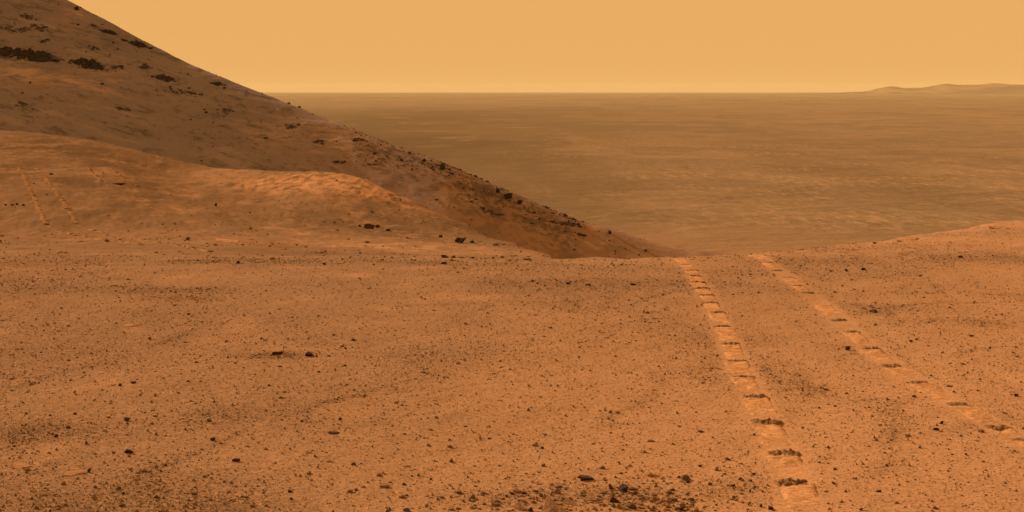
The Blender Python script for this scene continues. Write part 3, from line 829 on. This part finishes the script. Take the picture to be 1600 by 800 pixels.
# ---- rocks one can point to on the near rim: px, py (foot), w, h, kind, depth ratio, label
NAMED = [
    (866, 799, 40, 17, 'tan', 1.3, 'largest tan slab half buried at the bottom edge, dark right end'),
    (811, 795, 17, 12, 'tan', 1.0, 'tan rock with dark side at the bottom edge, left of the largest slab'),
    (829, 799, 10, 8, 'dark', 1.0, 'dark rock wedged between the largest tan slab and its left neighbour'),
    (924, 780, 19, 12, 'tan', 1.1, 'tan angular rock with shaded right side in the middle of the bottom rocks'),
    (975, 767, 16, 10, 'dark', 1.0, 'dark triangular rock, highest of the big bottom rocks'),
    (954, 764, 8, 6, 'dark', 1.0, 'small dark rock just left of the dark triangular one'),
    (961, 784, 15, 8, 'dark', 1.0, 'black lumpy rock below the dark triangular one'),
    (890, 787, 17, 7, 'tan', 1.2, 'low tan rock with dark underside right of the largest slab'),
    (875, 782, 10, 5, 'tan', 1.0, 'small flat tan rock above the largest slab'),
    (917, 749, 22, 6, 'dark', 1.2, 'long low dark rock, uppermost of the bottom cluster'),
    (944, 750, 9, 5, 'tan', 1.0, 'little tan rock right of the long low dark one'),
    (837, 769, 10, 4, 'dark', 1.0, 'flat dark rock, right end of a row of three'),
    (819, 771, 10, 4, 'dark', 1.0, 'flat dark rock, middle of a row of three'),
    (800, 772, 10, 4, 'dark', 1.0, 'flat dark rock, left end of a row of three'),
    (774, 790, 13, 7, 'tan', 1.0, 'pale tan rock at the left end of the bottom rock cluster'),
    (840, 756, 11, 6, 'tan', 1.0, 'tan rounded rock above the row of three flat ones'),
    (1050, 766, 10, 4, 'dark', 1.2, 'flat dark rock between the bottom cluster and the long track'),
    (1074, 754, 9, 5, 'dark', 1.0, 'dark rock up and right of the flat one beside the bottom cluster'),
    (1081, 783, 8, 6, 'dark', 1.0, 'dark squarish rock near the bottom, left of the long track'),
    (1067, 796, 14, 6, 'dark', 1.1, 'dark long rock on the bottom edge left of the long track'),
    (1021, 773, 11, 5, 'tan', 1.0, 'tan rock right of the big bottom cluster'),
    (991, 772, 11, 4, 'dark', 1.1, 'thin dark rock right of the dark triangular one'),
    (1094, 675, 11, 3, 'dark', 1.4, 'thin flat dark stone alone on smooth soil left of the long track'),
    (966, 646, 5, 4, 'dark', 1.0, 'tiny lone dark stone in the centre of smooth soil'),
    (1094, 729, 7, 4, 'dark', 1.0, 'dark stone left of the long track above the bottom cluster'),
    (1205, 796, 12, 7, 'dark', 1.2, 'dark tilted rock at the bottom just left of the long track'),
    (1190, 792, 7, 6, 'dark', 1.0, 'dark rock next to the tilted one at the track edge'),
    (1172, 769, 7, 5, 'dark', 1.0, 'dark rock a step up from the tilted one by the track'),
    (1146, 778, 7, 5, 'dark', 1.0, 'dark rock among gravel left of the tilted one'),
    (1373, 769, 8, 4, 'dark', 1.1, 'dark flat rock at the lower right between both tracks'),
    (1302, 756, 7, 5, 'dark', 1.0, 'dark rock just right of the long track near the bottom'),
    (1280, 723, 6, 4, 'dark', 1.0, 'small dark rock right of the long track, up from the bottom'),
    (1178, 680, 5, 4, 'dark', 1.0, 'small dark rock hugging the left side of the long track'),
    (1470, 662, 9, 6, 'dark', 1.0, 'black lone rock below the patchy right track'),
    (1437, 700, 6, 4, 'dark', 1.0, 'small dark rock down and left of the black lone rock'),
    (1509, 711, 6, 4, 'dark', 1.0, 'small dark rock down and right of the black lone rock'),
    (1325, 547, 10, 8, 'dark', .9, 'dark pointed rock at the left edge of the patchy right track'),
    (1428, 477, 7, 5, 'light', 1.0, 'pale stone with a dark right side alone on the right slope'),
    (1423, 534, 7, 4, 'dark', 1.0, 'dark stone pair on the right slope, left of the two'),
    (1432, 531, 6, 4, 'dark', 1.0, 'dark stone pair on the right slope, right of the two'),
    (1366, 488, 14, 4, 'dark', 1.2, 'low dark stone above the patchy track on the right slope'),
    (1519, 526, 9, 4, 'dark', 1.0, 'dark stone in the stony strip far right'),
    (1348, 422, 9, 5, 'dark', 1.0, 'dark rock high on the right slope near the skyline'),
    (1500, 403, 9, 5, 'dark', 1.0, 'dark rock in the stony patch under the right skyline'),
    (1562, 357, 26, 7, 'light', 1.6, 'pale ledge rock on the skyline at the far right'),
    (1428, 374, 16, 5, 'light', 1.6, 'pale ledge rock on the skyline left of the far right one'),
    (1405, 378, 10, 4, 'tan', 1.2, 'tan rock on the skyline just left of the pale ledge'),
    (1366, 381, 5, 4, 'dark', 1.0, 'dark stone on the right skyline left of the tan one'),
    (971, 414, 11, 5, 'tan', 1.0, 'tan rock at the saddle rim below the hill end'),
    (959, 416, 4, 3, 'dark', 1.0, 'small dark stone left of the tan rock at the saddle rim'),
    (833, 440, 7, 4, 'dark', 1.0, 'dark stone, leftmost in the stony strip below the saddle'),
    (889, 444, 9, 4, 'dark', 1.0, 'dark stone, second in the stony strip below the saddle'),
    (919, 446, 12, 4, 'dark', 1.1, 'dark long stone, third in the stony strip below the saddle'),
    (989, 445, 12, 4, 'dark', 1.1, 'dark stone, right end of the stony strip below the saddle'),
    (766, 442, 5, 3, 'dark', 1.0, 'lone dark stone left of the stony strip'),
    (507, 414, 9, 5, 'dark', 1.0, 'dark double stone on the far edge of the gravel flat'),
    (694, 413, 12, 5, 'dark', 1.0, 'dark stone on the far gravel edge under the boulder pair'),
    (722, 379, 18, 9, 'dark', 1.0, 'biggest black boulder at the foot of the bright knoll'),
    (738, 380, 10, 6, 'dark', 1.0, 'black boulder right of the biggest one at the knoll foot'),
    (689, 371, 8, 5, 'dark', 1.0, 'dark boulder left of the biggest one at the knoll foot'),
    (562, 354, 5, 4, 'dark', 1.0, 'small dark rock at the left end of the row on the knoll face'),
    (576, 357, 16, 8, 'dark', 1.0, 'largest dark rock in the row on the knoll face'),
    (590, 356, 8, 6, 'dark', 1.0, 'dark rock touching the right side of the largest in the knoll row'),
    (606, 361, 10, 5, 'dark', 1.0, 'dark rock at the right end of the row on the knoll face'),
    (523, 349, 5, 4, 'dark', 1.0, 'single dark rock on the knoll face left of the row'),
    (372, 412, 7, 6, 'dark', 1.0, 'black roundish rock at the far edge of the left gravel'),
    (337, 322, 6, 5, 'dark', 1.0, 'lone dark rock on the smooth slope left of the knoll'),
    (391, 333, 4, 3, 'dark', 1.0, 'small dark rock on the smooth slope nearer the knoll'),
    (8, 321, 7, 4, 'dark', 1.0, 'first dark rock in the short row at the left edge'),
    (20, 321, 5, 3, 'dark', 1.0, 'second dark rock in the short row at the left edge'),
    (27, 320, 5, 4, 'dark', 1.0, 'third dark rock in the short row at the left edge'),
    (36, 321, 7, 3, 'dark', 1.0, 'fourth dark rock in the short row, nearest the leftmost track'),
    (105, 327, 12, 3, 'dark', 1.0, 'dark rock beside the stepped track on the far left slope'),
    (353, 377, 40, 4, 'light', 1.2, 'long pale slab on the flat below the left slope'),
    (206, 509, 22, 4, 'light', .9, 'pale flat slab in the left gravel'),
    (361, 522, 16, 3, 'light', .9, 'small pale slab right of the bigger one in the left gravel'),
    (35, 728, 34, 4, 'light', .4, 'thin pale blade of rock by the lower left corner'),
    (118, 740, 32, 6, 'light', .7, 'broad pale pinkish slab in the lower left'),
    (139, 738, 7, 7, 'dark', 1.0, 'dark rock at the right end of the pale pinkish slab'),
    (177, 602, 10, 4, 'light', .8, 'small pale chip beside two dark stones in the left gravel'),
    (187, 603, 7, 5, 'dark', 1.0, 'dark stone just right of the small pale chip'),
    (208, 599, 11, 4, 'dark', 1.0, 'dark low stone further right of the small pale chip'),
    (199, 657, 13, 5, 'dark', 1.0, 'dark wide rock alone in the left gravel'),
    (201, 707, 14, 5, 'dark', 1.0, 'dark low rock below the wide one in the left gravel'),
    (107, 669, 9, 4, 'dark', 1.0, 'dark stone in the stony patch at lower left, upper one'),
    (87, 683, 8, 6, 'dark', 1.0, 'dark stone in the stony patch at lower left, lower one'),
    (369, 721, 13, 5, 'dark', .6, 'slanted dark rock in the lower left middle'),
    (258, 728, 6, 4, 'dark', 1.0, 'single dark stone left of the slanted rock'),
    (79, 799, 7, 5, 'dark', 1.0, 'dark stone on the bottom edge at left'),
    (332, 688, 11, 5, 'dark', 1.0, 'dark rough stone above the slanted rock'),
    (483, 556, 13, 6, 'dark', 1.0, 'dark rock right of the dark gravel patch'),
    (495, 558, 5, 4, 'dark', 1.0, 'small dark stone at the right foot of that gravel-side rock'),
    (435, 554, 16, 5, 'dark', 1.0, 'dark low rock within the dark gravel patch'),
    (551, 532, 8, 4, 'dark', 1.0, 'dark stone up and right of the dark gravel patch'),
    (539, 572, 8, 3, 'dark', 1.0, 'flat dark stone down and right of the dark gravel patch'),
    (524, 678, 25, 3, 'dark', .5, 'long slanting ridge of dark rock left of centre'),
    (601, 761, 16, 7, 'tan', .9, 'striped tan rock near the bottom left of centre'),
    (632, 758, 9, 5, 'dark', 1.0, 'dark stone right of the striped tan rock'),
    (673, 750, 6, 4, 'dark', 1.0, 'dark stone further right of the striped tan rock'),
    (453, 769, 10, 6, 'dark', 1.0, 'dark rock left of the striped tan rock'),
    (636, 799, 13, 5, 'dark', 1.0, 'dark rock on the bottom edge below the striped tan one'),
    (184, 288, 27, 2.6, 'dark', .35, 'thin dark rock streak where the short tracks end on the left slope'),
]
for px, py, w, h, kind, dp, lab in NAMED:
    flatk = kind == 'light'
    o = place_rock('rock', px, py, w, h, kind, lab, 'rocks on the near rim', 'rock', deep=dp, tilt=.06 if flatk else .16, sink=.45 if flatk else .3,
               rot=None if not flatk and w < 12 else random.uniform(-.25, .25) + (.12 if w > 20 else 0))
    CROWD['stone'].append((o, px, py, True))

MORE = [  # smaller stones seen here and there: (px, py, w)
    (118, 647, 6), (279, 615, 5), (335, 629, 6), (326, 659, 6), (192, 772, 6), (234, 530, 6), (136, 694, 8), (540, 545, 5), (498, 582, 5), (644, 745, 5), (455, 780, 6), (792, 776, 6),
    (765, 686, 5), (753, 704, 5), (726, 525, 4), (690, 565, 5), (520, 800, 6), (420, 603, 6), (472, 659, 6), (531, 656, 7), (409, 530, 6), (582, 698, 5), (1023, 479, 4), (986, 477, 4),
    (930, 501, 5), (860, 513, 5), (1055, 525, 5), (1322, 424, 8), (1299, 424, 5), (1386, 635, 5), (1412, 643, 5), (1455, 588, 5), (1531, 593, 5), (1528, 611, 5), (1590, 558, 6), (1587, 619, 8),
    (1286, 607, 4), (1464, 672, 9), (1145, 760, 7), (1158, 750, 8), (1178, 742, 7), (1173, 752, 6), (1322, 769, 6), (1305, 734, 6), (1339, 726, 5), (1386, 635, 4), (1280, 638, 5), (1139, 719, 5),
    (1140, 731, 5), (1119, 790, 6), (1169, 789, 6), (1346, 797, 8), (708, 403, 8), (694, 403, 10), (739, 404, 6), (584, 414, 5), (725, 420, 4), (309, 408, 5), (103, 422, 4), (59, 436, 4),
    (125, 433, 4), (847, 701, 7), (840, 706, 5), (863, 707, 5), (1060, 746, 6), (1004, 724, 4), (884, 650, 4), (951, 654, 4), (1088, 645, 4), (904, 717, 5)]
for px, py, w in MORE:
    side = 'left of the long wheel track' if px < 1150 else 'right of the long wheel track'
    o = place_rock('rock', px, py, w * 1.05, w * .62, 'dark', 'small dark stone lying singly on the gravelly soil ' + side, 'small dark stones on the near rim')
    CROWD['stone'].append((o, px, py, False))

# a stone of the crowd that lies closest to a landmark on one of its sides is named by that
LANDMARKS = {'stone': [(866, 799, 'largest tan slab'), (917, 749, 'long low dark rock'), (975, 767, 'dark triangular rock'), (1094, 675, 'thin flat stone on smooth soil'), (1205, 796, 'tilted rock at the track edge'),
                       (1470, 662, 'black lone rock'), (1325, 547, 'dark pointed rock'), (1428, 477, 'pale stone on the right slope'), (1519, 526, 'stone in the far right stony strip'), (1348, 422, 'dark rock below the right skyline'),
                       (971, 414, 'tan rock at the saddle rim'), (919, 446, 'long stone of the saddle strip'), (722, 379, 'biggest boulder at the knoll foot'), (507, 414, 'double stone on the gravel edge'), (372, 412, 'black roundish far stone'),
                       (206, 509, 'pale flat slab'), (118, 740, 'broad pale pinkish slab'), (199, 657, 'wide dark rock'), (369, 721, 'slanted dark rock'), (435, 554, 'low rock in the dark gravel patch'), (524, 678, 'long slanting rock ridge'),
                       (601, 761, 'striped tan rock'), (1050, 766, 'flat rock beside the bottom cluster'), (1178, 680, 'rock hugging the long track'), (1302, 756, 'rock right of the long track')],
             'boulder': [(px, py, n) for px, py, n in ((38, 80, 'largest black ledge'), (138, 95, 'second black ledge'), (216, 66, 'knob on the hill crest'), (258, 120, 'long ledge below the knob'), (353, 170, 'crag in the mid hill face'),
                         (503, 220, 'crag of the lower hill face'), (581, 255, 'ledge above the bright knoll'), (692, 262, 'tallest crest boulder'), (778, 301, 'upright crest boulder'), (794, 309, 'broad crest boulder'), (662, 250, 'crest boulder left of the tallest'),
                         (812, 317, 'end boulder of the stony crest'), (884, 348, 'ledge at the low hill end'), (762, 328, 'crag below the stony crest'), (560, 216, 'crag where the stony crest starts'), (903, 351, 'lone low crest boulder'))]}
SIDES = ['right of', 'down and right of', 'straight below', 'down and left of', 'left of', 'up and left of', 'straight above', 'up and right of']
for kind, base in (('stone', 'small dark stone closest'), ('boulder', 'dark hill boulder closest')):
    offers = []
    for lx, ly, name in LANDMARKS[kind]:
        best = {}
        for k, (o, px, py, own) in enumerate(CROWD[kind]):
            dx, dy = px - lx, py - ly
            dist = math.hypot(dx, dy)
            if dist < 3: continue
            side = int(round(math.atan2(dy, dx) / (math.pi / 4))) % 8
            if side not in best or dist < best[side][0]: best[side] = (dist, k, own)
        offers += [(d, k, base + ' ' + SIDES[sd] + ' the ' + name) for sd, (d, k, own) in best.items() if not own and d < 260]
    done = set()
    for d, k, text in sorted(offers):
        if k in done: continue
        done.add(k)
        CROWD[kind][k][0]['label'] = text

# ------------------------------------------------------------------ pebbles: nobody could count them
def pebble_cloud(name, X, Y, size, seed, fine, mat, height=ground_soft, flat=(.4, .8), sink=.25):
    r = np.random.default_rng(seed)
    N = len(X)
    if fine:
        T = np.array([(1, 0, 0), (0, 1, 0), (-1, 0, 0), (0, -1, 0), (0, 0, 1.0)], float)
        Tf = np.array([(0, 1, 4), (1, 2, 4), (2, 3, 4), (3, 0, 4)])
        T[:, 2] += .0
    else:
        T, Tf = ico(1)
        T = np.sign(T) * np.abs(T) ** .8
    K = len(T)
    V = np.repeat(T[None], N, 0) * (1 + r.uniform(-.34, .34, (N, K, 1)))
    V *= np.stack([r.uniform(.75, 1.25, N), r.uniform(.6, 1.0, N), r.uniform(*flat, N)], -1)[:, None, :] * (size / 2)[:, None, None]
    if fine:
        V[:, 4, :2] += r.uniform(-.5, .5, (N, 2)) * size[:, None] * .5
        V[:, 4, 2] *= 1.6
    a = r.uniform(0, 2 * math.pi, N); ca, sa = np.cos(a)[:, None], np.sin(a)[:, None]
    x = V[:, :, 0] * ca - V[:, :, 1] * sa; y = V[:, :, 0] * sa + V[:, :, 1] * ca
    z0 = height(X, Y)
    lift = (0.0 if fine else .5 - sink) * size * .5
    W = np.stack([x + X[:, None], y + Y[:, None], V[:, :, 2] + (z0 + lift - (.1 * size if fine else 0))[:, None]], -1)
    Fs = (Tf[None] + (np.arange(N) * K)[:, None, None]).reshape(-1, 3)
    o = mesh_obj(name, W.reshape(-1, 3), Fs, mat)
    tag(o, kind='stuff')
    return o

def scatter(N, y0, y1, seed, field, power=1.0, half=.60):
    r = np.random.default_rng(seed)
    Y = np.sqrt(r.uniform(y0 ** 2, y1 ** 2, N)) if power == 1 else np.exp(r.uniform(math.log(y0), math.log(y1), N))
    X = Y * r.uniform(-half, half, N)
    keep = r.uniform(0, 1.1, N) < field(X, Y)
    X, Y = X[keep], Y[keep]
    k2 = track_distance(X, Y) > .095
    return X[k2], Y[k2]

gfield = lambda X, Y: (.15 + .85 * gravel_field(X, Y) ** 1.5) * (1 - .93 * sstep(15, 23, Y + 3 * fbm(X * .8, Y * .4, 165, 3) - 5 * sstep(1, 5, X)))
near_f = lambda X, Y: gfield(X, Y) * (1 - sstep(9.5, 14.5, Y + 1.2 * fbm(X, Y * .6, 167, 2)))
X, Y = scatter(600000, 3.2, 15, 1, near_f)
pebble_cloud('pebbles', X, Y, np.clip(.0040 * np.random.default_rng(2).pareto(2.6, len(X)) + .0072, 0, .026), 3, True, M_PEB)
far_f = lambda X, Y: gfield(X, Y) * sstep(9.0, 13.5, Y + 1.2 * fbm(X, Y * .6, 169, 2))
X, Y = scatter(180000, 9, 34, 4, far_f)
pebble_cloud('pebbles', X, Y, np.clip(.0055 * np.random.default_rng(5).pareto(2.6, len(X)) + .0125, 0, .040), 6, True, M_PEB)
X, Y = scatter(24000, 3.4, 22, 7, gfield)
pebble_cloud('pebbles', X, Y, np.clip(.007 * np.random.default_rng(8).pareto(2.8, len(X)) + .012, 0, .032), 9, False, M_PEB)
px, py = np.random.default_rng(31).normal(950, 110, 900), 800 - np.abs(np.random.default_rng(32).normal(0, 26, 900))
Y = 3300 / (py - 215); X = (px - CX) / F * Y
kp = (track_distance(X, Y) > .12) & (np.random.default_rng(33).uniform(0, 1, 900) < (.25 + .45 * sstep(-.4, .4, fbm(X * 6, Y * 4, 181, 3))))
X, Y = X[kp], Y[kp]
pebble_cloud('pebbles', X, Y, np.clip(.006 * np.random.default_rng(34).pareto(2.4, len(X)) + .012, 0, .038), 35, False, M_PEB)
X, Y = scatter(24000, 18, 95, 10, lambda X, Y: .10 + .6 * sstep(.05, .45, fbm(X * .35, Y * .18, 161, 4)) * (1 - .3 * sstep(30, 70, Y)) + .7 * spot_at(660, 335, 5, 8, X, Y) + .6 * spot_at(600, 300, 3, 8, X, Y), power=0)
sel = project(X, Y, ground_base(X, Y))[0] < 900
X, Y = X[sel], Y[sel]
pebble_cloud('pebbles', X, Y, np.clip(.02 * np.random.default_rng(11).pareto(2.6, len(X)) + .022, 0, .14) * np.clip(Y / 30, .8, 1.6), 12, False, M_PEB)
# rubble on the hill
r = np.random.default_rng(21)
P = np.r_[r.uniform(-20, 1010, 7000), r.uniform(550, 900, 7000)]
V_ = -np.r_[r.uniform(0, 1, 7000) ** 1.6 * 42, np.abs(r.normal(2, 4, 7000))] + 1
Yh = np.interp(P, [-900, 0, 300, 500, 700, 900, 1100, 1400, 2800], [235, 208, 190, 178, 166, 157, 151, 147, 140]) + V_
Xh = (P - CX) / F * Yh
keep = r.uniform(0, 1, 14000) < (.06 + .6 * sstep(.0, .5, fbm(Xh * .16, Yh * .22 + Xh * .1, 171, 4)) * (.5 + .5 * (P > 540)))
Xh, Yh = Xh[keep], Yh[keep]
pebble_cloud('hill_rubble', Xh, Yh, np.clip(.08 * r.pareto(2.8, len(Xh)) + .10, 0, .5), 22, False, M_CRAG, height=hill_height)
